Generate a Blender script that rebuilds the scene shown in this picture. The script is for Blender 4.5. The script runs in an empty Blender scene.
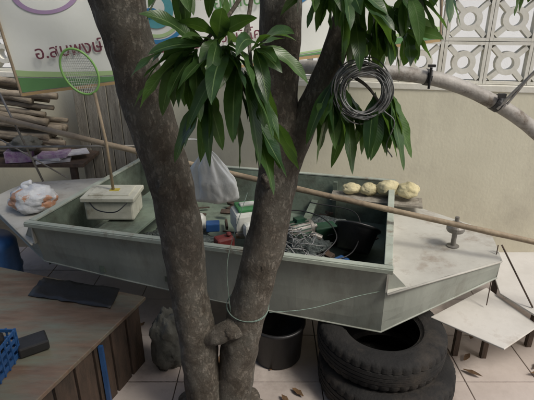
import bpy, math, random
from mathutils import Vector, Matrix, noise
random.seed(7)
sc=bpy.context.scene
COL=sc.collection
GZ=-.15
# ---------------------------------------------------------------- materials
def mat(name,c1,c2=None,scale=6,rough=.7,metal=0,bump=.15,bscale=40,c3=None,c3scale=2.5,c3lo=.55,c3hi=.68,stretch=(1,1,1),detail=8,spec=.5):
    m=bpy.data.materials.new(name); m.use_nodes=True
    nt=m.node_tree; N=nt.nodes; L=nt.links; b=N['Principled BSDF']
    b.inputs['Roughness'].default_value=rough; b.inputs['Metallic'].default_value=metal
    b.inputs['Specular IOR Level'].default_value=spec
    tc=N.new('ShaderNodeTexCoord'); mp=N.new('ShaderNodeMapping'); mp.inputs['Scale'].default_value=stretch
    L.new(tc.outputs['Object'],mp.inputs[0])
    if c2 is None: c2=tuple(x*.7 for x in c1)
    n=N.new('ShaderNodeTexNoise'); n.inputs['Scale'].default_value=scale; n.inputs['Detail'].default_value=detail; n.inputs['Roughness'].default_value=.65
    L.new(mp.outputs[0],n.inputs['Vector'])
    r=N.new('ShaderNodeValToRGB'); r.color_ramp.elements[0].position=.35; r.color_ramp.elements[1].position=.65
    r.color_ramp.elements[0].color=(*c2,1); r.color_ramp.elements[1].color=(*c1,1)
    L.new(n.outputs['Fac'],r.inputs[0]); out=r.outputs[0]
    if c3:
        n2=N.new('ShaderNodeTexNoise'); n2.inputs['Scale'].default_value=c3scale; n2.inputs['Detail'].default_value=10; n2.inputs['Roughness'].default_value=.7
        L.new(mp.outputs[0],n2.inputs['Vector'])
        r2=N.new('ShaderNodeMapRange'); r2.inputs['From Min'].default_value=c3lo; r2.inputs['From Max'].default_value=c3hi
        L.new(n2.outputs['Fac'],r2.inputs['Value'])
        mx=N.new('ShaderNodeMix'); mx.data_type='RGBA'; L.new(r2.outputs[0],mx.inputs['Factor'])
        L.new(out,mx.inputs['A']); mx.inputs['B'].default_value=(*c3,1); out=mx.outputs['Result']
    L.new(out,b.inputs['Base Color'])
    if bump:
        n3=N.new('ShaderNodeTexNoise'); n3.inputs['Scale'].default_value=bscale; n3.inputs['Detail'].default_value=6
        L.new(mp.outputs[0],n3.inputs['Vector'])
        bp=N.new('ShaderNodeBump'); bp.inputs['Strength'].default_value=bump; bp.inputs['Distance'].default_value=.02
        L.new(n3.outputs['Fac'],bp.inputs['Height']); L.new(bp.outputs[0],b.inputs['Normal'])
    return m
M_wall=mat('cream_plaster',(.72,.69,.54),(.65,.62,.48),2.2,.85,bump=.07,bscale=50,c3=(.50,.47,.37),c3scale=1.6,c3lo=.52,c3hi=.80,stretch=(1,1,.7))
M_breeze=mat('breeze_paint',(.76,.75,.67),(.68,.66,.57),5,.85,bump=.1,c3=(.46,.43,.35),c3scale=4,c3lo=.56,c3hi=.8)
M_floor=mat('concrete_floor',(.52,.46,.42),(.42,.365,.33),3,.75,bump=.1,c3=(.24,.20,.175),c3scale=1.7,c3lo=.5,c3hi=.7)
M_hull=mat('galvanised_hull',(.335,.355,.315),(.265,.283,.248),2.2,.62,metal=0,bump=.10,bscale=8,c3=(.17,.165,.135),c3scale=2.6,c3lo=.50,c3hi=.80,stretch=(2.4,2.4,.8),spec=.35)
M_deck=mat('deck_paint',(.48,.475,.43),(.39,.38,.34),4,.6,bump=.10,bscale=25,c3=(.22,.17,.125),c3scale=5,c3lo=.54,c3hi=.76)
M_rail=mat('rail_metal',(.39,.43,.37),(.30,.335,.285),8,.5,metal=0,bump=.1,c3=(.17,.13,.09),c3scale=6)
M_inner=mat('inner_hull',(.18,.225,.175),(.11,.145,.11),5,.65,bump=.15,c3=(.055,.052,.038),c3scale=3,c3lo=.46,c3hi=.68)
M_rubber=mat('tyre_rubber',(.024,.023,.022),(.013,.013,.013),9,.85,bump=.25,bscale=80,c3=(.075,.062,.05),c3scale=3,c3lo=.5,c3hi=.78,spec=.3)
M_bamboo=mat('weathered_bamboo',(.34,.27,.18),(.21,.16,.105),7,.6,bump=.2,c3=(.12,.09,.065),c3scale=9)
M_log=mat('cut_logs',(.33,.28,.21),(.16,.13,.095),8,.85,bump=.4,stretch=(1,4,4),c3=(.08,.065,.05),c3scale=3)
M_board=mat('plank_wood',(.32,.30,.25),(.17,.15,.12),6,.8,bump=.3,stretch=(5,5,.8))
M_table=mat('table_top',(.185,.125,.088),(.11,.075,.053),5,.30,bump=.06,stretch=(1,5,1),c3=(.15,.165,.13),c3scale=2,c3lo=.45,c3hi=.66)  # green-grey patches put a greenish reflection into the wood colour
M_dwood=mat('dark_wood',(.085,.055,.038),(.038,.027,.019),6,.7,bump=.3,stretch=(4,4,1))
M_steel=mat('old_steel',(.28,.27,.25),(.16,.15,.13),9,.5,metal=.5,bump=.15,c3=(.14,.085,.05),c3scale=8)
M_pipe=mat('weathered_pipe',(.36,.345,.32),(.24,.225,.20),9,.6,metal=.1,bump=.2,c3=(.12,.095,.07),c3scale=7)
M_black=mat('black_plastic',(.020,.020,.022),(.012,.012,.012),8,.45,bump=.1)
M_white=mat('white_plastic',(.60,.61,.57),(.46,.47,.43),5,.45,bump=.15,bscale=20)
M_bag=mat('plastic_bag',(.74,.77,.75),(.62,.65,.63),9,.3,bump=.35,bscale=14)
M_bag2=mat('printed_bag',(.58,.60,.61),(.42,.44,.46),9,.35,bump=.6,bscale=16,c3=(.46,.24,.14),c3scale=5,c3lo=.53,c3hi=.57)
M_cream=mat('cream_cooler',(.52,.52,.44),(.38,.38,.31),6,.5,bump=.1,c3=(.22,.20,.14),c3scale=5)
M_blue=mat('blue_plastic',(.025,.09,.24),(.015,.055,.16),5,.4,bump=.05)
M_green=mat('green_plastic',(.06,.24,.09),(.035,.15,.05),5,.4,bump=.05)
M_dgreen=mat('dark_green_plastic',(.02,.07,.04),(.012,.04,.022),5,.4,bump=.05)
M_lime=mat('lime_rim',(.25,.48,.14),(.18,.38,.10),5,.4,bump=.05)
M_red=mat('red_plastic',(.12,.018,.016),(.07,.012,.012),5,.5,bump=.05)
M_net=mat('nylon_net',(.085,.105,.10),(.02,.028,.028),40,.85,bump=1,bscale=70,c3=(.17,.19,.18),c3scale=12)
M_cloth=mat('old_cloth',(.14,.14,.12),(.06,.062,.055),7,.9,bump=.8,bscale=18,c3=(.22,.21,.18),c3scale=4)
M_sack=mat('pale_husk',(.66,.60,.38),(.44,.39,.22),7,.85,bump=.4,bscale=30)
M_sheet=mat('white_board',(.60,.58,.54),(.50,.48,.44),4,.7,bump=.08,c3=(.33,.28,.23),c3scale=4,c3lo=.56,c3hi=.75)
M_wire=mat('grey_wire',(.30,.31,.31),(.11,.11,.11),30,.45,metal=.2,bump=0)
M_rope=mat('nylon_cord',(.22,.29,.25),(.14,.20,.16),60,.8,bump=.3,bscale=200)
M_dry=mat('dry_leaves',(.16,.09,.04),(.07,.04,.02),20,.8,bump=.3)
M_paper=mat('paper',(.60,.60,.62),(.4,.4,.45),14,.6,bump=0)
M_mag=mat('magazine_purple',(.20,.08,.24),(.45,.40,.46),16,.4,bump=0)
M_yel=mat('yellow_label',(.5,.42,.08),(.4,.3,.05),5,.5,bump=0)
M_conc=mat('grey_concrete',(.3,.29,.27),(.2,.19,.18),9,.9,bump=.3)
def bark():
    m=mat('mango_bark',(.215,.190,.158),(.120,.102,.082),10,.95,bump=0,stretch=(1,1,.8),c3=(.275,.27,.235),c3scale=5.5,c3lo=.46,c3hi=.78,spec=.12)
    nt=m.node_tree;N=nt.nodes;L=nt.links;b=N['Principled BSDF']
    tc=N.new('ShaderNodeTexCoord'); mp=N.new('ShaderNodeMapping'); mp.inputs['Scale'].default_value=(1,1,.5)
    L.new(tc.outputs['Object'],mp.inputs[0])
    n0=N.new('ShaderNodeTexNoise'); n0.inputs['Scale'].default_value=36; n0.inputs['Detail'].default_value=10; n0.inputs['Roughness'].default_value=.75; n0.inputs['Distortion'].default_value=.2
    L.new(mp.outputs[0],n0.inputs['Vector'])
    s=N.new('ShaderNodeMath'); s.operation='SUBTRACT'; s.inputs[1].default_value=.5; L.new(n0.outputs['Fac'],s.inputs[0])
    a=N.new('ShaderNodeMath'); a.operation='ABSOLUTE'; L.new(s.outputs[0],a.inputs[0])
    mr=N.new('ShaderNodeMapRange'); mr.inputs['From Max'].default_value=.07; L.new(a.outputs[0],mr.inputs['Value'])
    n2=N.new('ShaderNodeTexNoise'); n2.inputs['Scale'].default_value=100; n2.inputs['Detail'].default_value=8; L.new(tc.outputs['Object'],n2.inputs['Vector'])
    ad=N.new('ShaderNodeMath'); ad.operation='MULTIPLY_ADD'; ad.inputs[1].default_value=.32; L.new(mr.outputs[0],ad.inputs[0]); L.new(n2.outputs['Fac'],ad.inputs[2])
    bp=N.new('ShaderNodeBump'); bp.inputs['Strength'].default_value=.8; bp.inputs['Distance'].default_value=.008
    L.new(ad.outputs[0],bp.inputs['Height']); L.new(bp.outputs[0],b.inputs['Normal'])
    src=b.inputs['Base Color'].links[0].from_socket
    mx=N.new('ShaderNodeMix'); mx.data_type='RGBA'; mx.blend_type='MULTIPLY'; mx.inputs['Factor'].default_value=.25
    L.new(src,mx.inputs['A']); L.new(mr.outputs[0],mx.inputs['B']); L.new(mx.outputs['Result'],b.inputs['Base Color'])
    return m
M_bark=bark()
def leafmat(name,dark,light,rib):
    m=bpy.data.materials.new(name); m.use_nodes=True; nt=m.node_tree;N=nt.nodes;L=nt.links;b=N['Principled BSDF']
    b.inputs['Roughness'].default_value=.34
    g=N.new('ShaderNodeNewGeometry'); r=N.new('ShaderNodeValToRGB')
    r.color_ramp.elements[0].color=(*dark,1); r.color_ramp.elements[1].color=(*light,1); r.color_ramp.elements[0].position=.2
    L.new(g.outputs['Random Per Island'],r.inputs[0])
    tc=N.new('ShaderNodeTexCoord'); nz=N.new('ShaderNodeTexNoise'); nz.inputs['Scale'].default_value=35; nz.inputs['Detail'].default_value=5; L.new(tc.outputs['Object'],nz.inputs['Vector'])
    mz=N.new('ShaderNodeMapRange'); mz.inputs['From Min'].default_value=.3; mz.inputs['From Max'].default_value=.7; mz.inputs['To Min'].default_value=.65; mz.inputs['To Max'].default_value=1.2; L.new(nz.outputs['Fac'],mz.inputs['Value'])
    mu=N.new('ShaderNodeVectorMath'); mu.operation='SCALE'; L.new(r.outputs[0],mu.inputs[0]); L.new(mz.outputs[0],mu.inputs['Scale'])
    uv=N.new('ShaderNodeUVMap'); sp=N.new('ShaderNodeSeparateXYZ'); L.new(uv.outputs[0],sp.inputs[0])
    ab=N.new('ShaderNodeMath'); ab.operation='SUBTRACT'; ab.inputs[1].default_value=.5; L.new(sp.outputs[0],ab.inputs[0])
    ab2=N.new('ShaderNodeMath'); ab2.operation='ABSOLUTE'; L.new(ab.outputs[0],ab2.inputs[0])
    mr=N.new('ShaderNodeMapRange'); mr.inputs['From Min'].default_value=.015; mr.inputs['From Max'].default_value=.045; mr.inputs['To Min'].default_value=1; mr.inputs['To Max'].default_value=0
    L.new(ab2.outputs[0],mr.inputs['Value'])
    mx=N.new('ShaderNodeMix'); mx.data_type='RGBA'; L.new(mr.outputs[0],mx.inputs['Factor']); L.new(mu.outputs[0],mx.inputs['A']); mx.inputs['B'].default_value=(*rib,1)
    L.new(mx.outputs['Result'],b.inputs['Base Color'])
    cb=N.new('ShaderNodeMath'); cb.operation='MULTIPLY_ADD'; cb.inputs[1].default_value=-.3; L.new(ab2.outputs[0],cb.inputs[0]); L.new(sp.outputs[1],cb.inputs[2])
    w=N.new('ShaderNodeMath'); w.operation='SINE'; w2=N.new('ShaderNodeMath'); w2.operation='MULTIPLY'; w2.inputs[1].default_value=125; L.new(cb.outputs[0],w2.inputs[0]); L.new(w2.outputs[0],w.inputs[0])
    bp=N.new('ShaderNodeBump'); bp.inputs['Strength'].default_value=.08; bp.inputs['Distance'].default_value=.0015; L.new(w.outputs[0],bp.inputs['Height']); L.new(bp.outputs[0],b.inputs['Normal'])
    tr=N.new('ShaderNodeBsdfTranslucent'); tr.inputs[0].default_value=(light[0]*2,light[1]*2,light[2],1)
    ms=N.new('ShaderNodeMixShader'); ms.inputs[0].default_value=.28; L.new(b.outputs[0],ms.inputs[1]); L.new(tr.outputs[0],ms.inputs[2]); L.new(ms.outputs[0],N['Material Output'].inputs[0])
    return m
M_leaf=leafmat('mango_leaf',(.026,.066,.022),(.088,.17,.045),(.15,.23,.09))
# ---------------------------------------------------------------- geometry helpers
def empty(name,loc=(0,0,0),rot=(0,0,0)):
    e=bpy.data.objects.new(name,None); COL.objects.link(e); e.location=loc; e.rotation_euler=rot; e.empty_display_size=.1; return e
def mk(name,vs,fs,m,parent=None,smooth=False,uvs=None,bevel=0):
    me=bpy.data.meshes.new(name); me.from_pydata([tuple(v) for v in vs],[],fs); me.update()
    me.materials.append(m)
    if uvs:
        ul=me.uv_layers.new(name='UVMap')
        for l in me.loops: ul.data[l.index].uv=uvs[l.vertex_index]
    if smooth: me.polygons.foreach_set('use_smooth',[True]*len(me.polygons))
    o=bpy.data.objects.new(name,me); COL.objects.link(o)
    if parent: o.parent=parent
    if bevel:
        b=o.modifiers.new('b','BEVEL'); b.width=bevel; b.segments=2; b.limit_method='ANGLE'
    return o
class G:
    def __init__(s): s.v=[];s.f=[];s.uv=[]
    def add(s,vs,fs):
        k=len(s.v); s.v+=[tuple(v) for v in vs]; s.f+=[tuple(i+k for i in f) for f in fs]
    def box(s,c,d,rz=0,M=None):
        x,y,z=[q/2 for q in d]; R=Matrix.Rotation(rz,3,'Z') if M is None else M; c=Vector(c)
        vs=[c+R@Vector((i*x,j*y,k*z)) for i in(-1,1) for j in(-1,1) for k in(-1,1)]
        s.add(vs,[(0,1,3,2),(4,6,7,5),(0,4,5,1),(2,3,7,6),(0,2,6,4),(1,5,7,3)])
    def tube(s,pts,r,seg=10,closed=False,cap=True,nz=0,nsc=5):
        pts=[Vector(p) for p in pts]; n=len(pts)
        rs=r if isinstance(r,(list,tuple)) else [r]*n
        k=len(s.v); up=None
        for i,p in enumerate(pts):
            if closed: t=(pts[(i+1)%n]-pts[i-1])
            else: t=pts[min(i+1,n-1)]-pts[max(i-1,0)]
            t.normalize()
            if up is None:
                up=Vector((0,0,1)) if abs(t.z)<.9 else Vector((1,0,0))
            a=up-t*up.dot(t)
            a.normalize(); up=a; b=t.cross(a)
            for j in range(seg):
                th=2*math.pi*j/seg; d=a*math.cos(th)+b*math.sin(th)
                rr=rs[i]
                if nz:
                    q=p+d*rr; rr*=1+nz*noise.noise(q*nsc)+nz*.5*noise.noise(q*nsc*3.1)+nz*.2*noise.noise(Vector((q.x*30,q.y*30,q.z*9)))
                s.v.append(tuple(p+d*rr))
        m=n if closed else n-1
        for i in range(m):
            for j in range(seg):
                a0=k+i*seg+j; a1=k+i*seg+(j+1)%seg; b0=k+((i+1)%n)*seg+j; b1=k+((i+1)%n)*seg+(j+1)%seg
                s.f.append((a0,a1,b1,b0))
        if cap and not closed:
            s.f.append(tuple(k+j for j in range(seg))[::-1]); s.f.append(tuple(k+(n-1)*seg+j for j in range(seg)))
    def lathe(s,prof,c,seg=48,M=None,mod=None):
        k=len(s.v); n=len(prof); c=Vector(c)
        for i in range(seg):
            th=2*math.pi*i/seg
            for j,(r,z) in enumerate(prof):
                rr=r+(mod(j,i) if mod else 0)
                v=Vector((rr*math.cos(th),rr*math.sin(th),z))
                if M is not None: v=M@v
                s.v.append(tuple(c+v))
        for i in range(seg):
            for j in range(n-1):
                s.f.append((k+i*n+j,k+((i+1)%seg)*n+j,k+((i+1)%seg)*n+j+1,k+i*n+j+1))
    def blob(s,c,d,amp=.25,sc=4,seed=0,nu=28,nv=18,flat=None):
        k=len(s.v); c=Vector(c)
        for i in range(nv+1):
            ph=math.pi*i/nv
            for j in range(nu):
                th=2*math.pi*j/nu
                u=Vector((math.sin(ph)*math.cos(th),math.sin(ph)*math.sin(th),math.cos(ph)))
                q=1+amp*noise.noise(u*sc*.5+Vector((seed,0,0)))*1.3+amp*.6*noise.noise(u*sc*1.6+Vector((0,seed,3)))+amp*.3*(1-abs(noise.noise(u*sc*3+Vector((seed,5,0))))*2)
                p=Vector((u.x*d[0],u.y*d[1],u.z*d[2]))*q
                if flat is not None and p.z<-flat: p.z=-flat
                s.v.append(tuple(c+p))
        for i in range(nv):
            for j in range(nu):
                s.f.append((k+i*nu+j,k+(i+1)*nu+j,k+(i+1)*nu+(j+1)%nu,k+i*nu+(j+1)%nu))
    def leaf(s,p,d,L,w,droop=.8,nseg=9,roll=0,wave=.12):
        p=Vector(p); d=Vector(d).normalized(); k=len(s.v)
        side=d.cross(Vector((0,0,1)))
        if side.length<.15: side=Vector((math.cos(roll*7),math.sin(roll*7),0))
        side.normalize(); side=Matrix.Rotation(roll,3,d)@side
        q=random.uniform(0,6); cv=random.uniform(-.25,.25)
        st=L/nseg
        for i in range(nseg+1):
            t=i/nseg
            if t<.08: hw=.003
            else: hw=w*.5*(math.sin(math.pi*((t-.06)/.94)**.85))**.8 if t<1 else 0
            nrm=side.cross(d).normalized()
            up=.25*hw; wv=wave*hw*math.sin(t*14+q)
            s.v+= [tuple(p-side*hw+nrm*(up+wv)),tuple(p),tuple(p+side*hw+nrm*(up-wv))]
            s.uv+=[(0,t),(.5,t),(1,t)]
            d=(d+Vector((0,0,-1))*droop*(1.2/nseg)+side*cv/nseg).normalized()
            side=(side-d*side.dot(d)).normalized()
            p=p+d*st
        for i in range(nseg):
            a=k+i*3
            s.f+=[(a,a+1,a+4,a+3),(a+1,a+2,a+5,a+4)]
    def obj(s,name,m,parent=None,smooth=False,bevel=0): return mk(name,s.v,s.f,m,parent,smooth,s.uv if s.uv else None,bevel)
def smoothpath(pts,n=12):
    pts=[Vector(p) for p in pts]; P=[pts[0]*2-pts[1]]+pts+[pts[-1]*2-pts[-2]]; out=[]
    for i in range(1,len(P)-2):
        for j in range(n):
            t=j/n; a,b,c,d=P[i-1],P[i],P[i+1],P[i+2]
            out.append(.5*((2*b)+(-a+c)*t+(2*a-5*b+4*c-d)*t*t+(-a+3*b-3*c+d)*t**3))
    out.append(pts[-1]); return out
def lerp(a,b,t): return a+(b-a)*t
def interp(ks,n):
    out=[]; m=len(ks)-1
    for i in range(n):
        x=i/(n-1)*m; k=min(int(x),m-1); out.append(lerp(ks[k],ks[k+1],x-k))
    return out
# ---------------------------------------------------------------- ground
g=G(); S=80; g.add([(-S,-S,GZ-.02),(S,-S,GZ-.02),(S,S,GZ-.02),(-S,S,GZ-.02)],[(0,1,2,3)])
g.obj('ground',mat('earth',(.25,.22,.17),(.18,.15,.11),2))
yard=G(); ts=.4
for i in range(-9,10):
    for j in range(-6,9):
        c=(i*ts+.1,j*ts+.2,GZ-.004+random.uniform(-.0012,.0012)); yard.box(c,(ts-.006,ts-.006,.02),0)
yard.obj('courtyard_paving',M_floor,bevel=.002)
# ---------------------------------------------------------------- wall
W=empty('breeze_block_wall',(1,3.60,0),(0,0,math.radians(-12)))
g=G(); x0,x1=-4.8,3.0
g.box(((x0+x1)/2,.06,(1.21+GZ)/2),(x1-x0,.12,1.21-GZ)); g.obj('solid_base',M_wall,W)
g=G(); g.box(((x0+x1)/2,.06,1.235),(x1-x0,.135,.05)); g.obj('ledge',M_breeze,W,bevel=.006)
g=G(); B=.30; z0=1.262
for r in range(3):
    for i in range(int((x1-x0)/B)):
        cx=x0+B*(i+.5); cz=z0+B*(r+.5)
        for sx in(-1,1): g.box((cx+sx*(B/2-.013),.06,cz),(.022,.085,B-.004))
        for sz in(-1,1): g.box((cx,.06,cz+sz*(B/2-.013)),(B-.05,.085,.022))
        for q in range(4):
            ang=q*math.pi/2+math.pi/4
            R=Matrix.Rotation(-ang,3,'Y')
            g.box(Vector((cx,.06,cz))+R@Vector((.115,0,0)),(.09,.075,.034),M=R)
        n=20; k=len(g.v)
        for j in range(n):
            th=2*math.pi*j/n
            for (rr,yy) in((.045,.022),(.083,.022),(.083,.098),(.045,.098)):
                g.v.append((cx+rr*math.cos(th),yy,cz+rr*math.sin(th)))
        for j in range(n):
            for e in range(4):
                a=k+j*4; b=k+((j+1)%n)*4; g.f.append((a+e,a+(e+1)%4,b+(e+1)%4,b+e))
g.obj('breeze_blocks',M_breeze,W)
g=G()
g.box(((x0+x1)/2,.06,z0+.9+.05),(x1-x0,.14,.09)); g.obj('coping',M_breeze,W,bevel=.006)
H=empty('neighbour_house')
g=G(); g.box((2,10,2.0),(16,.3,4.6)); g.obj('wall_face',mat('white_render',(.82,.83,.82),(.75,.76,.75),2),H)
g=G()
for i in range(4): g.box((-3.6+i*4.2,9.83,3.0),(1.0,.06,1.1))
g.obj('windows',mat('window_glass',(.08,.1,.11),(.05,.06,.07),2,.15),H)
g=G(); g.box((2,9.9,4.35),(16.6,1.0,.12)); g.obj('eaves',M_conc,H)
# unseen house and porch, added behind the camera to shade the foreground
P=empty('added_shade_porch')
g=G(); g.box((0,-2.6,1.4),(9,.2,3.1)); g.obj('added_porch_wall',M_wall,P)
g=G(); g.box((-1.2,-1.25,2.92),(8,2.6,.10)); g.obj('added_shade_roof',M_dwood,P)
g=G()
for x in(-4.9,2.5): g.box((x,-.05,1.36),(.12,.12,3.0))
g.box((1.3,-2.48,.9),(.9,.04,2.1)); g.obj('added_posts_and_door',M_dwood,P)
# ---------------------------------------------------------------- boat
A=math.atan2(-.256,.967)
ax=Vector((.967,-.256,0)); av=Vector((.256,.967,0)); O=Vector((.744,2.549,0))
def bp(s,w,z): return O+ax*s+av*w+Vector((0,0,z))
boat=empty('metal_boat')
LC=2.03
st=[(-2.78,.20,.18,.50,.42),(-LC,.64,.585,.62,.335),(-1.5,.64,.585,.62,.285),(-.9,.64,.585,.62,.24),(0,.64,.585,.62,.205),(.60,.19,.175,.50,.385)]
hull=G()
def side(sgn):
    cs=[]
    for a,b in zip(st[:-1],st[1:]):
        n=6
        for i in range(n):
            cs.append(tuple(lerp(a[q],b[q],i/n) for q in range(5)))
    cs.append(st[-1]); k=len(hull.v); nr=6
    for c in cs:
        s,wt,wb,zt,zb=c
        if s<-LC: zt=lerp(.50,.48,(s+2.78)/.75)
        if s>0: zt=lerp(.48,.50,s/.60)
        for j in range(nr+1):
            t=j/nr; bow=.010*noise.noise(Vector((s*3,t*2,sgn)))
            hull.v.append(tuple(bp(s,sgn*(lerp(wb,wt,t)+bow),lerp(zb,zt,t))))
    for i in range(len(cs)-1):
        for j in range(nr):
            a=k+i*(nr+1)+j; f=(a,a+nr+1,a+nr+2,a+1); hull.f.append(f if sgn<0 else f[::-1])
side(-1); side(1)
k=len(hull.v)
for c in st: hull.v+=[tuple(bp(c[0],-c[2],c[4])),tuple(bp(c[0],c[2],c[4]))]
for i in range(len(st)-1): hull.f.append((k+2*i,k+2*i+1,k+2*i+3,k+2*i+2))
for c in (st[0],st[-1]): hull.add([bp(c[0],-c[1],c[3]),bp(c[0],c[1],c[3]),bp(c[0],c[2],c[4]),bp(c[0],-c[2],c[4])],[(0,1,2,3)])
hull.obj('hull_plates',M_hull,boat)
sm=G()
for sgn in(-1,1):
    sm.tube([bp(c[0],sgn*(c[2]+.001),c[4]) for c in st],.005,8)
sm.obj('chine_weld',M_hull,boat,smooth=True)
inn=G(); ti=.018
ks=[-LC+.012,-1.5,-.9,-.012]
for sgn in(-1,1):
    vs=[]
    for s in ks: vs+=[bp(s,sgn*(.64-ti),.615),bp(s,sgn*(.585-ti),.30+.04*(-s/LC))]
    inn.add(vs,[(2*i,2*i+2,2*i+3,2*i+1) for i in range(3)])
inn.add([bp(-LC+.012,-.57,.34),bp(-LC+.012,.57,.34),bp(0,.57,.30),bp(0,-.57,.30)],[(0,1,2,3)])
for s in(-LC+.014,-.014): inn.add([bp(s,-.62,.615),bp(s,.62,.615),bp(s,.57,.30),bp(s,-.57,.30)],[(0,1,2,3)])
for s in(-1.62,-1.2,-.8,-.4):
    for sgn in(-1,1):
        inn.box(bp(s,sgn*.583,.46),(.03,.03,.27),A)
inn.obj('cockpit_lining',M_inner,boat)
rl=G()
for sgn in(-1,1): rl.box(bp(-LC/2,sgn*.642,.622),(LC+.05,.034,.012),A); rl.box(bp(-LC/2,sgn*.661,.610),(LC+.05,.006,.024),A)
for s in(-LC,0): rl.box(bp(s,0,.6225),(.04,1.245,.014),A)
rl.obj('gunwale_rail',M_rail,boat,bevel=.003)
bk=G()
for s,d in((-LC,-1),(0,1)):
    bk.box(bp(s+d*.004,0,.545),(.010,1.268,.138),A)
bk.obj('cockpit_bulkheads',M_deck,boat)
dk=G()
n=10
for (sa,wa,za,sb,wb,zb) in((.008,.64,.482,.60,.19,.502),(-LC-.008,.64,.482,-2.78,.20,.502)):
    k=len(dk.v)
    for i in range(n+1):
        for j in range(n+1):
            t=i/n; w=lerp(wa,wb,t)*(j/n*2-1); crown=.022*(1-(j/n*2-1)**2)*1
            dk.v.append(tuple(bp(lerp(sa,sb,t),w*1.012,lerp(za,zb,t)+crown*.6+.004*noise.noise(Vector((i*.7,j*.7,sa))))))
    for i in range(n):
        for j in range(n):
            a=k+i*(n+1)+j; dk.f.append((a,a+n+1,a+n+2,a+1))
    for sg in(-1,1):
        p0=bp(sa,sg*wa*1.015,za-.006); p1=bp(sb,sg*wb*1.02,zb-.006); dk.tube([p0,p1],.006,8)
    dk.tube([bp(sb,-wb*1.02,zb-.004),bp(sb,wb*1.02,zb-.004)],.007,8)
dk.obj('end_decks',M_deck,boat,smooth=True)
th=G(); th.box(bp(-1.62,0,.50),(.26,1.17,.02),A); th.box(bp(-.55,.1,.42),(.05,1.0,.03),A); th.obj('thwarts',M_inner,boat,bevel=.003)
br=G(); c=bp(.36,-.09,0)
br.lathe([(0,.505),(.035,.505),(.035,.512),(.014,.515),(.014,.60),(.045,.602),(.05,.612),(.05,.63),(.043,.64),(.03,.642),(.03,.655),(.012,.66),(.012,.69),(0,.692)],(c.x,c.y,.0),24)
br.obj('pole_socket',M_steel,boat,smooth=False)
# ---------------------------------------------------------------- long bamboo pole
pl=G(); P0=Vector((-1.98,3.40,1.03)); P1=Vector((1.393,2.15,.645)); D=P1-P0
N=60; pts=[];rr=[]
for i in range(N+1):
    t=-.12+1.3*i/N; p=P0+D*t+Vector((0,0,-.02*math.sin(max(0,min(1,t))*math.pi)*0.6)); pts.append(p); rr.append((.021-.006*t)*(1.10 if i%7==0 else 1))
pl.tube(pts,rr,12); pl.obj('bamboo_pole',M_bamboo,smooth=True)
# ---------------------------------------------------------------- tyres
def tyre(name,c,R=.33,Hh=.205,tilt=(0,0,0)):
    g=G(); h=Hh/2; ri=R*.58
    prof=[(ri,-h*.72),(ri+.012,-h*.80),(ri+.02,-h*.93),(R*.70,-h*1.0),(R*.73,-h*.985),(R*.76,-h*1.01),(R*.85,-h*1.0),(R*.87,-h*.97),(R*.93,-h*.93),(R*.965,-h*.84)]
    up=[(r,-z) for r,z in prof[::-1]]
    tr=[]
    for zz in(-.72,-.46,-.42,-.40,-.16,-.12,-.10,.10,.12,.16,.40,.42,.46,.72):
        tr.append((R-(.010 if abs(zz) in(.42,.12) else 0)-.008*abs(zz),zz*h))
    full=prof+tr+up
    inner=[(ri+.0,h*.72),(ri+.02,h*.66),(R*.80,h*.6),(R*.9,0),(R*.80,-h*.6),(ri+.02,-h*.66),(ri,-h*.72)]
    full+=inner
    a=len(prof)
    def mod(j,i): 
        if a-1<=j<=a+1 or a+12<=j<=a+14: return -.006 if i%4==0 else 0
        return 0
    M=(Matrix.Rotation(tilt[0],3,'X')@Matrix.Rotation(tilt[1],3,'Y'))
    g.lathe(full,c,168,M=M,mod=mod); o=g.obj(name,M_rubber,None,smooth=True)
    m=o.modifiers.new('e','EDGE_SPLIT'); m.split_angle=math.radians(35); return o
tyre('car_tyre',(.62,2.07,GZ+.265),.345,.172,(.01,.015,0))
tyre('car_tyre',(.645,2.01,GZ+.088),.365,.175)
# timber trestle carrying the far middle of the hull
tr=empty('timber_trestle')
g=G(); g.box((-.02,2.86,.20),(.12,1.0,.05),A)
for y in(2.45,3.2): g.box((-.02+(y-2.86)*-.26*-1,y,(.175+GZ)/2),(.09,.09,.175-GZ),A)
g.obj('beam_and_posts',M_dwood,tr,bevel=.004)
g=G(); g.lathe([(0,0),(.12,0),(.14,.02),(.155,.24),(.165,.245),(.165,.26),(.15,.26),(.135,.03),(0,.03)],(.06,2.22,GZ),36); g.obj('black_bucket',M_black,smooth=True)
# ---------------------------------------------------------------- mango tree
tree=empty('mango_tree')
tk=G()
left=[(-.28,1.77,-.22),(-.315,1.75,.15),(-.34,1.75,.56),(-.376,1.75,1.04),(-.455,1.74,1.446),(-.51,1.72,1.80),(-.62,1.68,2.4),(-.78,1.75,3.1)]
pp=smoothpath(left,40); tk.tube(pp,interp([.110,.091,.085,.084,.090,.094,.08,.05],len(pp)),72,nz=.15,nsc=4)
mid=[(-.185,1.77,-.22),(-.15,1.76,.15),(-.076,1.75,.56),(.033,1.75,1.04),(.05,1.76,1.30),(.046,1.77,1.50),(.045,1.78,1.80),(.02,1.85,2.4),(.1,2.0,3.1)]
pp=smoothpath(mid,40); tk.tube(pp,interp([.105,.086,.086,.081,.083,.075,.077,.07,.05],len(pp)),72,nz=.15,nsc=4)
fork=[(.055,1.75,1.12),(.10,1.75,1.25),(.165,1.75,1.42),(.235,1.74,1.60),(.29,1.73,1.78),(.42,1.7,2.2),(.7,1.8,2.8)]
pp=smoothpath(fork,30); tk.tube(pp,interp([.055,.058,.050,.044,.044,.04,.025],len(pp)),48,nz=.15,nsc=6)
tk.blob((-.235,1.78,GZ+.02),(.21,.17,.15),.25,3,2,48,30)
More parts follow.
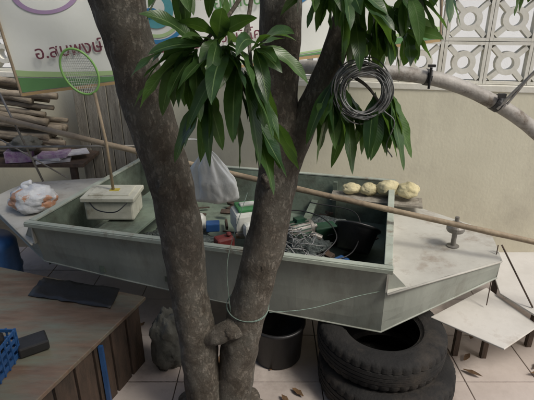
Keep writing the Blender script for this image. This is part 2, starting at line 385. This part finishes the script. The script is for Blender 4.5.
pp=smoothpath([(-.33,1.73,.36),(-.25,1.70,.40),(-.16,1.70,.45),(-.08,1.73,.50)],10); tk.tube(pp,interp([.03,.042,.05,.045],len(pp)),30,nz=.2,nsc=9)
tk.blob((-.15,1.69,.45),(.05,.045,.045),.18,3,9,28,20)
for (x,y,z,r) in((.005,1.678,1.16,.028),(-.40,1.668,1.13,.026),(-.36,1.675,.80,.022),(-.02,1.678,.78,.024)): tk.blob((x,y,z),(r,r*.7,r*1.1),.3,4,x*30,24,16)
tk.obj('trunks',M_bark,tree,smooth=True)
tw=G(); lf=G()
def twig(pts,r0,r1):
    p=smoothpath(pts,6); tw.tube(p,interp([r0,r1],len(p)),8)
def rosette(c,n,L,w,dirv,spread=.9,droop=.9,jl=.035):
    c=Vector(c); dirv=Vector(dirv).normalized()
    for i in range(n):
        th=i*2.4+random.uniform(-.5,.5); e=random.uniform(.3,1.1)*spread
        a=dirv.cross(Vector((.3,.2,1))).normalized(); b=dirv.cross(a)
        d=dirv*(1.05-.5*e)+(a*math.cos(th)+b*math.sin(th))*e
        q=c-dirv*random.uniform(0,jl*2.2)
        lf.leaf(q,d,L*random.uniform(.6,1.12),w*random.uniform(.75,1.15),droop*random.uniform(.5,1.4),10,random.uniform(-.9,.9),random.uniform(.05,.3))
twig([(.045,1.76,1.98),(-.04,1.62,1.86),(-.12,1.52,1.74),(-.20,1.46,1.66)],.009,.005)
twig([(-.04,1.62,1.86),(-.06,1.52,1.72),(-.09,1.46,1.60),(-.05,1.45,1.48)],.008,.004)
twig([(-.12,1.52,1.74),(-.17,1.47,1.64),(-.19,1.45,1.52)],.007,.004)
twig([(-.06,1.52,1.72),(-.05,1.47,1.62),(-.04,1.45,1.55)],.007,.004)
rosette((-.24,1.46,1.67),10,.21,.052,(-.8,-.2,.2),.9,.9)
rosette((-.25,1.45,1.60),12,.25,.058,(-.4,-.1,-.5),.75,.9)
rosette((-.12,1.45,1.62),12,.24,.058,(.0,-.3,-.2),.95,.9)
rosette((-.06,1.45,1.57),11,.27,.058,(.35,-.1,-.6),.65,.8)
rosette((-.15,1.47,1.68),10,.20,.054,(0,-.4,.3),1.0,.8)
rosette((-.19,1.46,1.50),9,.25,.056,(-.25,-.1,-.9),.55,.6)
rosette((-.05,1.46,1.46),9,.30,.058,(.45,-.05,-.8),.5,.4)
rosette((-.02,1.46,1.66),8,.19,.052,(.3,-.3,.2),1.0,.9)
twig([(.235,1.74,1.62),(.27,1.66,1.56),(.25,1.62,1.50)],.007,.004)
twig([(.27,1.66,1.56),(.34,1.62,1.52),(.395,1.60,1.455)],.007,.004)
rosette((.225,1.62,1.47),11,.25,.056,(-.1,-.1,-1),.5,.5)
rosette((.30,1.66,1.42),8,.23,.056,(.1,-.1,-1),.5,.5)
rosette((.385,1.64,1.43),11,.25,.056,(.1,-.05,-.9),.55,.6)
rosette((.45,1.65,1.43),9,.24,.052,(.25,.0,-.9),.55,.6)
for (x,y,z,n) in((.20,1.6,1.83,10),(.28,1.58,1.79,11),(.36,1.62,1.75,11),(.45,1.6,1.80,10),(.54,1.62,1.86,8),(.12,1.62,1.88,7),(.40,1.66,1.68,8),(.30,1.64,1.67,5),(.48,1.64,1.68,8)):
    twig([(.29+(x-.29)*.3,1.72,z+.12),(x,y+.05,z+.05),(x,y,z)],.007,.004)
    rosette((x,y,z),n,.19,.052,(random.uniform(-.3,.6),-.1,-.5),.95,.8)
for (x,y,z,n) in((1.0,2.2,1.94,7),(1.15,2.1,1.92,7),(1.3,2.2,1.93,7),(1.24,2.1,1.84,8),(1.08,2.1,1.87,6),(-.26,1.5,1.86,6),(-.16,1.52,1.86,6)):
    rosette((x,y,z),n,.18,.048,(0,0,-.6),.9,.8); twig([(x,y,z),(x-.1,y,z+.2),(x-.3,y-.05,z+.5)],.006,.01)
tw.obj('twigs',M_bark,tree,smooth=True)
lf.obj('leaves',M_leaf,tree,smooth=True)
cr=G(); cl=[]
for i in range(60):
    a=random.uniform(0,6.28); r=random.uniform(.1,1)**.6*2.0
    cl.append(Vector((-.5+r*math.cos(a),1.3+r*math.sin(a)*.8,random.uniform(2.5,3.5)-r*.1)))
for c in cl:
    for j in range(10):
        th=random.uniform(0,6.28); cr.leaf(c+Vector((random.uniform(-.07,.07),random.uniform(-.07,.07),random.uniform(-.06,.06))),(math.cos(th),math.sin(th),random.uniform(-.6,.5)),random.uniform(.17,.25),.055,.8,3,random.uniform(-.5,.5))
cr.obj('crown',M_leaf,tree,smooth=True)
lm=G()
for i in range(20):
    c=cl[i*3]; o=random.choice([Vector((-.62,1.68,2.4)),Vector((.02,1.85,2.4)),Vector((.42,1.7,2.2)),Vector((.1,2.0,3.0))])
    p=smoothpath([o,(o+c)/2+Vector((0,0,.12)),c],8); lm.tube(p,interp([.028,.008],len(p)),8)
lm.obj('limbs',M_bark,tree,smooth=True)
# ---------------------------------------------------------------- wire coil
g=G()
for i in range(26):
    R=.092+random.uniform(-.022,.014); c=Vector((.325+random.uniform(-.010,.010),1.61+random.uniform(-.02,.02),1.502+random.uniform(-.012,.008)))
    a=random.uniform(-.25,.25); b=random.uniform(-.25,.25); M=Matrix.Rotation(a,3,'Z')@Matrix.Rotation(b,3,'X')
    ph=random.uniform(0,6.28)
    pts=[c+M@Vector((R*math.cos(t)*(1+.05*math.sin(2*t+ph)),.006*math.sin(3*t+ph),R*math.sin(t)*(.98+.05*math.cos(3*t+ph)))) for t in [2*math.pi*k/48 for k in range(48)]]
    g.tube(pts,.0022,6,closed=True)
g.tube(smoothpath([(.40,1.58,1.44),(.44,1.58,1.40),(.42,1.58,1.32),(.45,1.60,1.27)],8),.0022,6)
g.obj('wire_coil',M_wire,smooth=True)
g=G()
for z,r in((.525,.087),(.536,.088)):
    g.tube([(-.080+(z-.56)*.25+r*1.07*math.cos(t),1.75+r*1.07*math.sin(t),z+.012*math.sin(t)+.012*math.cos(t+z*90)) for t in [2*math.pi*k/40 for k in range(40)]],.0020,6,closed=True)
p=smoothpath([(.01,1.70,.53),(.2,1.80,.48),(.45,1.92,.47),(.7,2.0,.47)],8); g.tube(p,.0016,6)
p=smoothpath([(-.16,1.69,.54),(-.17,1.72,.75),(-.14,1.85,.86),(-.10,2.2,.90)],8); g.tube(p,.0016,6)
g.obj('tied_cord',M_rope,smooth=True)
# ---------------------------------------------------------------- banner
bl=Vector((-1.52,2.9,1.276)); brr=Vector((1.17,3.30,1.576)); X=(brr-bl).normalized(); Zu=(Vector((0,0,1))-X*X.z).normalized(); Y=Zu.cross(X)
BM=Matrix((X,Y,Zu)).transposed().to_4x4(); BM.translation=bl
ban=empty('event_banner'); ban.matrix_world=BM
Lb=(brr-bl).length; Hb=1.1
def bw(x,z): return .006*math.sin(x*9+z*3)+.010*noise.noise(Vector((x*3,z*4,0)))
g=G(); nx,nz=80,30
for i in range(nx+1):
    for j in range(nz+1): g.v.append((Lb*i/nx,bw(Lb*i/nx,Hb*j/nz),Hb*j/nz))
for i in range(nx):
    for j in range(nz): a=i*(nz+1)+j; g.f.append((a,a+nz+1,a+nz+2,a+1))
M_vinyl=mat('banner_vinyl',(.78,.80,.76),(.71,.735,.68),1.2,.4,bump=.15,bscale=6)
g.obj('vinyl',M_vinyl,ban,smooth=True)
def strip(name,f0,f1,xa,xb,m,off,n=80):
    g=G()
    for i in range(n+1):
        x=lerp(xa,xb,i/n)
        for q in range(5):
            z=lerp(f0(x),f1(x),q/4); g.v.append((x,bw(x,z)-off,z))
    for i in range(n):
        for q in range(4): a=i*5+q; g.f.append((a,a+5,a+6,a+1))
    g.obj(name,m,ban,smooth=True)
mg1=mat('banner_green',(.14,.30,.12),(.10,.23,.09),2,.4,bump=0)
mg2=mat('banner_pale_green',(.42,.58,.30),(.36,.50,.24),2,.4,bump=0)
mtan=mat('banner_tan',(.45,.32,.16),(.35,.24,.12),2,.4,bump=0)
strip('green_wave',lambda x:.018,lambda x:.040+.022*math.cos(x*2.1+.3)+.05*math.exp(-x*4),0.01,Lb-.01,mg1,.004)
strip('pale_wave',lambda x:.047+.022*math.cos(x*2.1+.3)+.05*math.exp(-x*4),lambda x:.066+.03*math.cos(x*2.1+.1)+.06*math.exp(-x*4),0.01,Lb-.01,mg2,.004)
strip('hem',lambda x:-.004,lambda x:.014,0,Lb,mtan,.005)
def disc(name,cx,cz,r,m,off,r0=0,sx=1):
    g=G(); n=48; nr=6
    for i in range(n):
        t=2*math.pi*i/n
        for kk in range(nr+1):
            rr=lerp(r0,r,kk/nr); x=cx+rr*sx*math.cos(t); z=cz+rr*math.sin(t); g.v.append((x,bw(x,z)-off,z))
    for i in range(n):
        for kk in range(nr): a=(nr+1)*i+kk; b=(nr+1)*((i+1)%n)+kk; g.f.append((a,a+1,b+1,b))
    g.obj(name,m,ban)
mbl=mat('banner_blue',(.06,.24,.44),(.05,.19,.38),3,.4,bump=0); mte=mat('banner_teal',(.12,.38,.42),(.09,.30,.34),8,.4,bump=0)
mpu=mat('banner_mauve',(.42,.30,.46),(.35,.25,.42),6,.4,bump=0)
disc('emblem_ring',.90,.40,.20,mbl,.004,.175); disc('emblem_ring_inner',.90,.40,.165,mg2,.004,.145); disc('emblem_inner',.90,.40,.11,mte,.006,.0); disc('emblem_core',.90,.41,.06,M_vinyl,.008); disc('emblem_dot',.87,.38,.03,mbl,.010,0,1.6)
disc('oval_print',.30,.56,.12,mpu,.004,.1,1.6)
disc('emblem_ring_2',1.75,.50,.17,mbl,.004,.14); disc('emblem_fill_2',1.75,.50,.13,mte,.004)
mtx=mat('banner_text',(.18,.05,.07),(.15,.05,.07),3,.5,bump=0)
def text(s,x,z,size,m=mtx,off=.0008):
    cu=bpy.data.curves.new('lettering','FONT'); cu.body=s; cu.size=size; cu.offset=off; cu.extrude=.0005; cu.materials.append(m)
    o=bpy.data.objects.new('lettering',cu); COL.objects.link(o); o.parent=ban; o.location=(x,-.020,z); o.rotation_euler=(math.pi/2,0,0)
text('อ.สมพงษ์',.15,.20,.105); text('ศักดิ์วรางกูร',.63,.150,.105); text('หัวหน้าโครงการ',1.22,.165,.085)
text('ยินดีต้อนรับ',1.25,.36,.10,mg1)
g=G(); g.tube([(0,0,0),(0,0,Hb)],.009,8); g.tube([(Lb,0,0),(Lb,0,Hb)],.009,8); g.obj('edge_battens',M_bamboo,ban)
# ---------------------------------------------------------------- left background
ls=empty('log_stack')
g=G()
for r in range(11):
    for q in range(2):
        z=.66+r*.058+random.uniform(-.012,.012); y=3.86-q*.09+random.uniform(-.02,.02); x=-1.74+random.uniform(-.16,.10)
        rad=random.uniform(.020,.036)
        p=smoothpath([(x,y,z-.04),(-2.2,y+.03,z+random.uniform(-.03,.03)),(-3.1,y+.1,z+.09)],8); g.tube(p,rad,14,nz=.22,nsc=8)
g.obj('logs',M_log,ls,smooth=True)
sh=empty('wooden_shelf'); g=G(); g.box((-2.3,3.85,.595),(1.6,.5,.03)); 
for x in(-3.0,-1.6):
    for y in(3.65,4.05): g.box((x,y,(.58+GZ)/2),(.05,.05,.58-GZ))
g.obj('shelf_boards',M_dwood,sh,bevel=.003)
g=G()
for i in range(6): g.box((-1.62+i*.105,4.03-i*.02,.66+random.uniform(-.02,.03)),(.098,.022,1.60),math.radians(-12))
g.obj('plank_fence',M_board,bevel=.002)
g=G(); g.tube([(-2.4,3.35,.82),(-.75,3.25,.86)],.009,8); g.tube([(-1.95,3.4,1.25),(-1.72,3.35,.55)],.008,8); g.tube([(-2.3,3.5,1.0),(-1.55,3.4,.56)],.006,8)
g.obj('steel_rods',M_steel,smooth=True)
g=G(); g.box((-1.78,3.72,.622),(.26,.2,.022),.3); g.box((-1.80,3.71,.645),(.24,.19,.018),-.1); g.box((-1.62,3.78,.66),(.2,.16,.01),.5); g.obj('magazines',M_paper)
g=G(); g.box((-1.76,3.70,.67),(.22,.18,.028),.15); g.box((-2.05,3.72,.66),(.2,.2,.09),.2); g.obj('purple_book',M_mag)
g=G(); g.blob((-1.98,3.68,.76),(.11,.08,.06),.3,3,5); g.obj('crumpled_clothes',M_cloth,smooth=True)
bg=empty('shopping_bag'); g=G(); g.blob((-1.60,2.93,.572),(.155,.13,.095),.16,4,3,48,32,flat=.072)
g.tube(smoothpath([(-1.63,2.93,.64),(-1.66,2.95,.67),(-1.60,2.96,.68)],6),interp([.03,.012,.02],13),12,nz=.3,nsc=20); g.obj('bag_body',M_bag2,bg,smooth=True)
g=G(); g.lathe([(0,0),(.2,0),(.22,.02),(.225,.2),(.235,.21),(.225,.22),(.225,.40),(.2,.44),(0,.44)],(-1.99,2.86,GZ),36); g.obj('blue_barrel',M_blue,smooth=True)
cb=empty('cooler_box')
g=G(); g.box((-1.0,2.80,.585),(.31,.22,.13),A+.25); g.obj('box_body',M_cream,cb,bevel=.014)
g=G(); g.box((-1.0,2.80,.665),(.34,.25,.030),A+.25); g.box((-1.0,2.80,.683),(.26,.17,.012),A+.25); g.obj('lid',M_cream,cb,bevel=.008)
g=G(); g.box((-.985,2.80,.691),(.06,.04,.004),A+.3); g.obj('label',M_yel,cb)
g=G(); g.tube(smoothpath([(-1.13,2.70,.655),(-1.05,2.63,.62),(-.93,2.60,.62),(-.87,2.66,.655)],6),.004,6); g.obj('carry_handle',M_black,cb)
ln=empty('landing_net')
g=G(); c=Vector((-1.10,2.80,1.43)); g.tube([c+Vector((.10*math.cos(t)-.03*math.sin(t),.01*math.cos(t),.13*math.sin(t))) for t in [2*math.pi*k/40 for k in range(40)]],.007,8,closed=True); g.obj('rim',M_lime,ln,smooth=True)
g=G()
def q(a,b): return c+Vector((.10*a-.03*b,.012+.03*(1-a*a-b*b),.13*b))
for i in range(-8,9):
    u=i/9; e=math.sqrt(1-u*u)
    g.tube([q(u,lerp(-e,e,k/10)) for k in range(11)],.0011,4); g.tube([q(lerp(-e,e,k/10),u) for k in range(11)],.0011,4)
g.obj('mesh',M_white,ln)
g=G(); g.tube([(-.995,2.80,.69),(-1.0,2.80,1.0),(-1.03,2.80,1.31)],.010,10); g.obj('handle',M_bamboo,ln,smooth=True)
# ---------------------------------------------------------------- hanging white carrier bag
g=G(); nu,nv=96,40; top=Vector((-.275,2.05,1.17))
for i in range(nv+1):
    t=i/nv; R=.010+.080*min(1,t*1.7)**.75
    for j in range(nu):
        th=2*math.pi*j/nu; u=Vector((math.cos(th),math.sin(th),0))
        fold=1+.12*math.sin(th*4+1+t*2)*(1-.5*t)+.10*math.sin(th*9+2-t*3)*(1-t)
        q2=Vector((u.x*1.5,u.y*1.5,t*2.2)); fold+=.24*noise.noise(q2+Vector((3,1,0)))+.07*(abs(noise.noise(Vector((u.x*4,u.y*4,t*5))))*2-.5)
        rr=R*fold*(math.sqrt(max(0,1-((t-.88)/.12)**2)) if t>.88 else 1)
        g.v.append((top.x+rr*u.x*1.15+.02*t,top.y+.55*rr*u.y,top.z-.26*t+.015*noise.noise(Vector((u.x,u.y,9)))*t))
for i in range(nv):
    for j in range(nu): a=i*nu+j;b=i*nu+(j+1)%nu; g.f.append((a,b,b+nu,a+nu))
for s in(-1,1): g.tube(smoothpath([(-.275+s*.008,2.05,1.16),(-.28+s*.02,2.03,1.21),(-.33,1.95,1.245),(-.39,1.84,1.26)],6),interp([.008,.004,.003],19),6)
g.obj('hanging_plastic_bag',M_bag,smooth=True)
eb=empty('outboard_engine')
g=G(); g.box((-.12,2.78,.50),(.22,.18,.14),.3); g.box((-.09,2.66,.47),(.12,.08,.10),.3); g.obj('engine_cover',M_white,eb,bevel=.025)
g=G(); g.box((-.12,2.78,.582),(.17,.14,.028),.3); g.obj('green_top',M_green,eb,bevel=.01)
g=G(); g.box((-.13,2.775,.602),(.10,.05,.016),.3); g.obj('top_label',M_white,eb,bevel=.004)
g=G(); g.lathe([(0,-.05),(.07,-.05),(.08,-.04),(.08,.04),(.07,.05),(0,.05)],(.06,2.72,.50),28,M=Matrix.Rotation(math.pi/2,3,'X')); g.tube([(.0,2.7,.42),(.2,2.62,.50),(.34,2.6,.44)],.022,12); g.tube([(-.2,2.7,.42),(.25,2.7,.42)],.03,12)
for k in range(7): g.box((.06,2.66,.44+k*.018),(.12,.05,.006),.2)
g.obj('flywheel_and_fins',M_steel,eb)
g=G(); g.box((-.27,2.60,.40),(.12,.08,.11),.5); g.lathe([(0,0),(.018,0),(.018,.03),(0,.03)],(-.24,2.6,.455),16); g.obj('red_fuel_can',M_red,bevel=.018)
g=G(); g.blob((.22,2.55,.38),(.16,.13,.08),.3,5,21,60,40); g.blob((.0,2.45,.36),(.14,.10,.05),.3,5,24,60,40); g.blob((-.6,2.7,.38),(.2,.18,.04),.3,5,27,60,40); g.blob((.36,2.9,.36),(.2,.16,.05),.3,5,29,60,40); g.obj('fishing_net_pile',M_net,smooth=True)
mo=empty('electric_motor'); MR=Matrix.Rotation(.5,3,'Z')@Matrix.Rotation(math.pi/2,3,'Y')
g=G(); g.lathe([(0,-.09),(.05,-.09),(.058,-.08),(.058,.06),(.05,.07),(.05,.09),(.015,.095),(.015,.13),(0,.13)],(.20,2.62,.49),32,M=MR); g.obj('motor_body',M_steel,mo,smooth=False)
g=G()
for k in range(16):
    a=k*math.pi/8; v=MR@Vector((.061*math.cos(a),.061*math.sin(a),-.01)); g.box(Vector((.20,2.62,.49))+v,(.005,.010,.13),M=MR@Matrix.Rotation(a+math.pi/2,3,'Z'))
g.box((.20,2.62,.555),(.06,.05,.035),.5); g.obj('cooling_fins',M_dgreen,mo)
g=G()
for (x,y,z,w1,d1,h1,r) in((.38,2.78,.40,.16,.10,.10,.3),(.02,2.92,.45,.18,.12,.12,-.2)): g.box((x,y,z),(w1,d1,h1),r)
g.obj('dark_green_crates',M_dgreen,bevel=.008)
g=G(); g.lathe([(0,0),(.045,0),(.05,.01),(.05,.11),(.02,.14),(.02,.16),(0,.16)],(.30,2.38,.36),24,M=Matrix.Rotation(1.2,3,'X')); g.lathe([(0,0),(.035,0),(.038,.01),(.038,.10),(.015,.13),(0,.13)],(-.45,2.85,.37),24); g.obj('plastic_bottles',M_white,smooth=True)
g=G(); g.box((.42,2.36,.40),(.11,.07,.05),.7); g.box((-.36,2.78,.44),(.09,.07,.06),.1); g.obj('blue_tool_case',M_blue,bevel=.008)
g=G()
for i in range(12):
    R=random.uniform(.05,.11); c=Vector((.18+random.uniform(-.07,.07),2.48+random.uniform(-.06,.06),.47+random.uniform(-.04,.04))); M=Matrix.Rotation(random.uniform(-.9,.9),3,'X')@Matrix.Rotation(random.uniform(-.9,.9),3,'Y')
    g.tube([c+M@Vector((R*math.cos(t)*(1+.2*math.sin(2*t+i)),R*.7*math.sin(t),.015*math.sin(3*t+i))) for t in [2*math.pi*k/32 for k in range(32)]],random.uniform(.0018,.0035),6,closed=True)
g.obj('rope_coil',M_wire,smooth=True)
tb=empty('plastic_tub'); MM=Matrix.Rotation(-.6,3,'X')@Matrix.Rotation(.25,3,'Y')
g=G(); g.lathe([(0,-.08),(.10,-.08),(.13,.06),(.145,.065),(.145,.075),(.125,.075),(.095,-.065),(0,-.065)],(.56,2.62,.43),40,M=MM); g.obj('tub_shell',M_black,tb,smooth=True)
g=G(); g.blob((.60,2.66,.44),(.08,.07,.04),.3,4,6); g.obj('green_cloth',M_dgreen,tb,smooth=True)
g=G()
for i,(x,y,z,r,e) in enumerate(((.60,3.08,.595,.045,1.5),(.72,3.05,.60,.05,1.2),(.85,3.02,.62,.062,1.3),(.97,2.97,.622,.068,1.05))): g.blob((x,y,z),(r*e,r,r*.85),.14,3,i*3+1,36,24)
g.obj('coconut_husks',M_sack,smooth=True)
g=G(); g.box((.76,3.00,.545),(.62,.16,.015),A); g.obj('side_shelf_board',M_board)
g=G(); p=smoothpath([(.30,2.35,.44),(.42,2.5,.50),(.35,2.75,.52),(.15,2.85,.52),(.0,2.6,.50),(.1,2.3,.44)],10); g.tube(p,.004,8); p=smoothpath([(.2,2.3,.42),(.5,2.4,.45),(.6,2.85,.50),(.3,3.0,.52)],10); g.tube(p,.004,8); g.obj('rubber_hose',M_black,smooth=True)
g=G()
for i in range(40):
    s=random.uniform(-1.4,-.06); w=random.uniform(-.52,.52); c=bp(s,w,.35+random.uniform(0,.05))
    g.box(c,(random.uniform(.04,.16),random.uniform(.015,.06),random.uniform(.008,.03)),0,Matrix.Rotation(random.uniform(0,3),3,'Z')@Matrix.Rotation(random.uniform(-.4,.4),3,'X'))
g.obj('scrap_wood_pile',M_dwood,bevel=.002)
# ---------------------------------------------------------------- right: bent pipe arm
pa=empty('bent_steel_arm')
g=G(); p=smoothpath([(-.05,3.62,1.40),(.15,3.2,1.42),(.40,2.9,1.44),(.69,2.8,1.43),(1.02,2.8,1.385),(1.34,2.8,1.265),(1.645,2.8,1.08),(1.95,2.8,.80),(2.12,2.8,.4),(2.15,2.8,GZ)],12); g.tube(p,.043,24,nz=.05); g.obj('arm_tube',M_pipe,pa,smooth=True)
g=G()
def ring(a,b,r): g.tube([Vector(a),Vector(b)],r,20)
ring((.93,2.8,1.402),(.96,2.8,1.397),.048); ring((1.36,2.8,1.258),(1.40,2.8,1.236),.049)
g.tube([(.945,2.75,1.46),(.945,2.75,1.34)],.008,8); g.box((.945,2.745,1.47),(.04,.02,.015)); g.box((1.38,2.745,1.30),(.04,.025,.025))
g.obj('clamps',M_black,pa)
g=G(); g.tube([(1.37,2.76,1.22),(1.62,2.76,1.52)],.010,8); g.tube([(1.42,2.75,1.25),(1.60,2.75,1.53)],.007,8); g.obj('brace_rods',M_steel,pa)
wb=empty('white_board'); 
def board(vs,th,name):
    g=G(); n=len(vs); g.add([Vector(v) for v in vs]+[Vector(v)-Vector((0,0,th)) for v in vs],[tuple(range(n)),tuple(range(2*n-1,n-1,-1))]+[(i,i+n,(i+1)%n+n,(i+1)%n) for i in range(n)]); g.obj(name,M_sheet,wb,bevel=.003)
board([(.90,2.12,.20),(1.19,1.87,.19),(1.46,2.05,.195),(1.33,2.40,.21)],.010,'panel')
board([(1.36,2.30,.235),(1.50,1.98,.235),(2.1,2.2,.235),(2.0,2.8,.235),(1.5,2.8,.235)],.012,'panel_2')
g=G()
for x,y in((1.12,2.22),(1.28,2.20)): g.box((x,y,(.18+GZ)/2),(.03,.03,.18-GZ))
for x,y in((1.60,2.3),(1.95,2.35),(1.9,2.7),(1.55,2.7)): g.box((x,y,(.215+GZ)/2),(.03,.03,.215-GZ))
g.obj('legs',M_dwood,wb)
g=G(); g.tube([(1.30,2.28,.56),(1.47,2.15,.24)],.005,8); g.tube([(1.28,2.28,.56),(1.24,2.2,.22)],.003,8); g.obj('prop_sticks',M_dwood)
# ---------------------------------------------------------------- left foreground table
tb=empty('low_wooden_table')
def prism(vs,z0,z1,name,m,par,bev=.004):
    n=len(vs); g=G(); g.add([(x,y,z1) for x,y in vs]+[(x,y,z0) for x,y in vs],[tuple(range(n)),tuple(range(2*n-1,n-1,-1))]+[(i,i+n,(i+1)%n+n,(i+1)%n) for i in range(n)]); return g.obj(name,m,par,bevel=bev)
prism([(-.68,2.2),(-1.00,1.30),(-2.2,1.5),(-1.95,2.62)][::-1],.255,.278,'table_top',M_table,tb)
g=G()
for i in range(7):
    t=i/7; a=Vector((-.72,2.17,.05)).lerp(Vector((-1.03,1.32,.05)),t+.07); g.box(a,(.02,.115,.40),math.radians(-19.5))
g.obj('side_slats',M_dwood,tb,bevel=.003)
g=G(); g.box((-.815,1.83,.05),(.02,.02,.38)); g.obj('blue_leg',M_blue,tb)
g=G()
N=14
for i in range(N+1):
    for j in range(9):
        x=-.84-.5*i/N; y=2.08+.12*i/N+.19*j/8
        g.v.append((x+.012*noise.noise(Vector((i,j,0))*.6),y+.015*noise.noise(Vector((i,j,5))*.6),.284+.018*max(0,noise.noise(Vector((i*.5,j*.6,2)))+.1)))
for i in range(N):
    for j in range(8): a=i*9+j; g.f.append((a,a+1,a+10,a+9))
o=g.obj('black_plastic_sheet',M_black,smooth=True); s=o.modifiers.new('s','SOLIDIFY'); s.thickness=.003
bb=empty('blue_basket')
g=G(); cx,cy,cz=-1.26,1.62,.281
for k in range(4):
    z=cz+.02+k*.04
    for sx,sy,dx,dy in((0,-1,.24,.006),(0,1,.24,.006),(-1,0,.006,.19),(1,0,.006,.19)): g.box((cx+sx*.12,cy+sy*.095,z),(dx,dy,.016))
for i in range(7): 
    for sy in(-1,1): g.box((cx-.12+i*.04,cy+sy*.098,cz+.075),(.008,.006,.15))
for i in range(5):
    for sx in(-1,1): g.box((cx+sx*.123,cy-.08+i*.04,cz+.075),(.006,.008,.15))
g.box((cx,cy,cz+.006),(.24,.19,.008)); g.obj('basket_weave',M_blue,bb)
g=G(); g.blob((cx,cy,cz+.14),(.10,.08,.12),.2,4,4,36,24); g.obj('black_bag',M_black,bb,smooth=True)
g=G(); g.box((cx+.16,cy+.14,cz+.03),(.13,.10,.05),.6); g.obj('black_case',M_black,bb,bevel=.008)
g=G(); g.lathe([(0,0),(.03,0),(.032,.01),(.032,.13),(.014,.16),(.014,.185),(0,.185)],(cx+.07,cy-.03,cz+.16),24); g.obj('bottle',M_white,bb,smooth=True)
g=G(); g.blob((-.56,2.12,.03),(.09,.08,.19),.22,3.5,6,48,34,flat=.178); g.obj('grey_sack',M_cloth,smooth=True)
g=G()
for i in range(22):
    x=random.uniform(-.9,1.9); y=random.uniform(1.3,2.6); g.leaf((x,y,GZ+.014+random.uniform(0,.006)),(random.uniform(-1,1),random.uniform(-1,1),.05),random.uniform(.06,.13),.03,.02,5,0,.3)
g.obj('fallen_leaves',M_dry,smooth=True)
# ---------------------------------------------------------------- light
w=bpy.data.worlds.new('World'); sc.world=w; w.use_nodes=True
sk=w.node_tree.nodes.new('ShaderNodeTexSky'); sk.sky_type='NISHITA'; sk.sun_disc=False
el=math.radians(50); az=math.radians(125)
sk.sun_elevation=el; sk.sun_rotation=az; sk.dust_density=4; sk.air_density=.9
bgn=w.node_tree.nodes['Background']; bgn.inputs[1].default_value=.15; w.node_tree.links.new(sk.outputs[0],bgn.inputs[0])
sd=bpy.data.lights.new('sun','SUN'); sd.energy=2.2; sd.angle=math.radians(16); sd.color=(1,.965,.88)
so=bpy.data.objects.new('sun',sd); COL.objects.link(so)
dv=Vector((math.sin(az)*math.cos(el),math.cos(az)*math.cos(el),math.sin(el))); so.rotation_euler=dv.to_track_quat('Z','Y').to_euler()
cd=bpy.data.cameras.new('camera'); cd.sensor_width=36; cd.lens=31.18; cd.clip_end=500; cd.clip_start=.02
cam=bpy.data.objects.new('camera',cd); COL.objects.link(cam); cam.location=(0,0,1.75); cam.rotation_euler=(math.radians(68),0,0); sc.camera=cam
sc.view_settings.view_transform='Standard'; sc.view_settings.look='None'; sc.view_settings.exposure=0
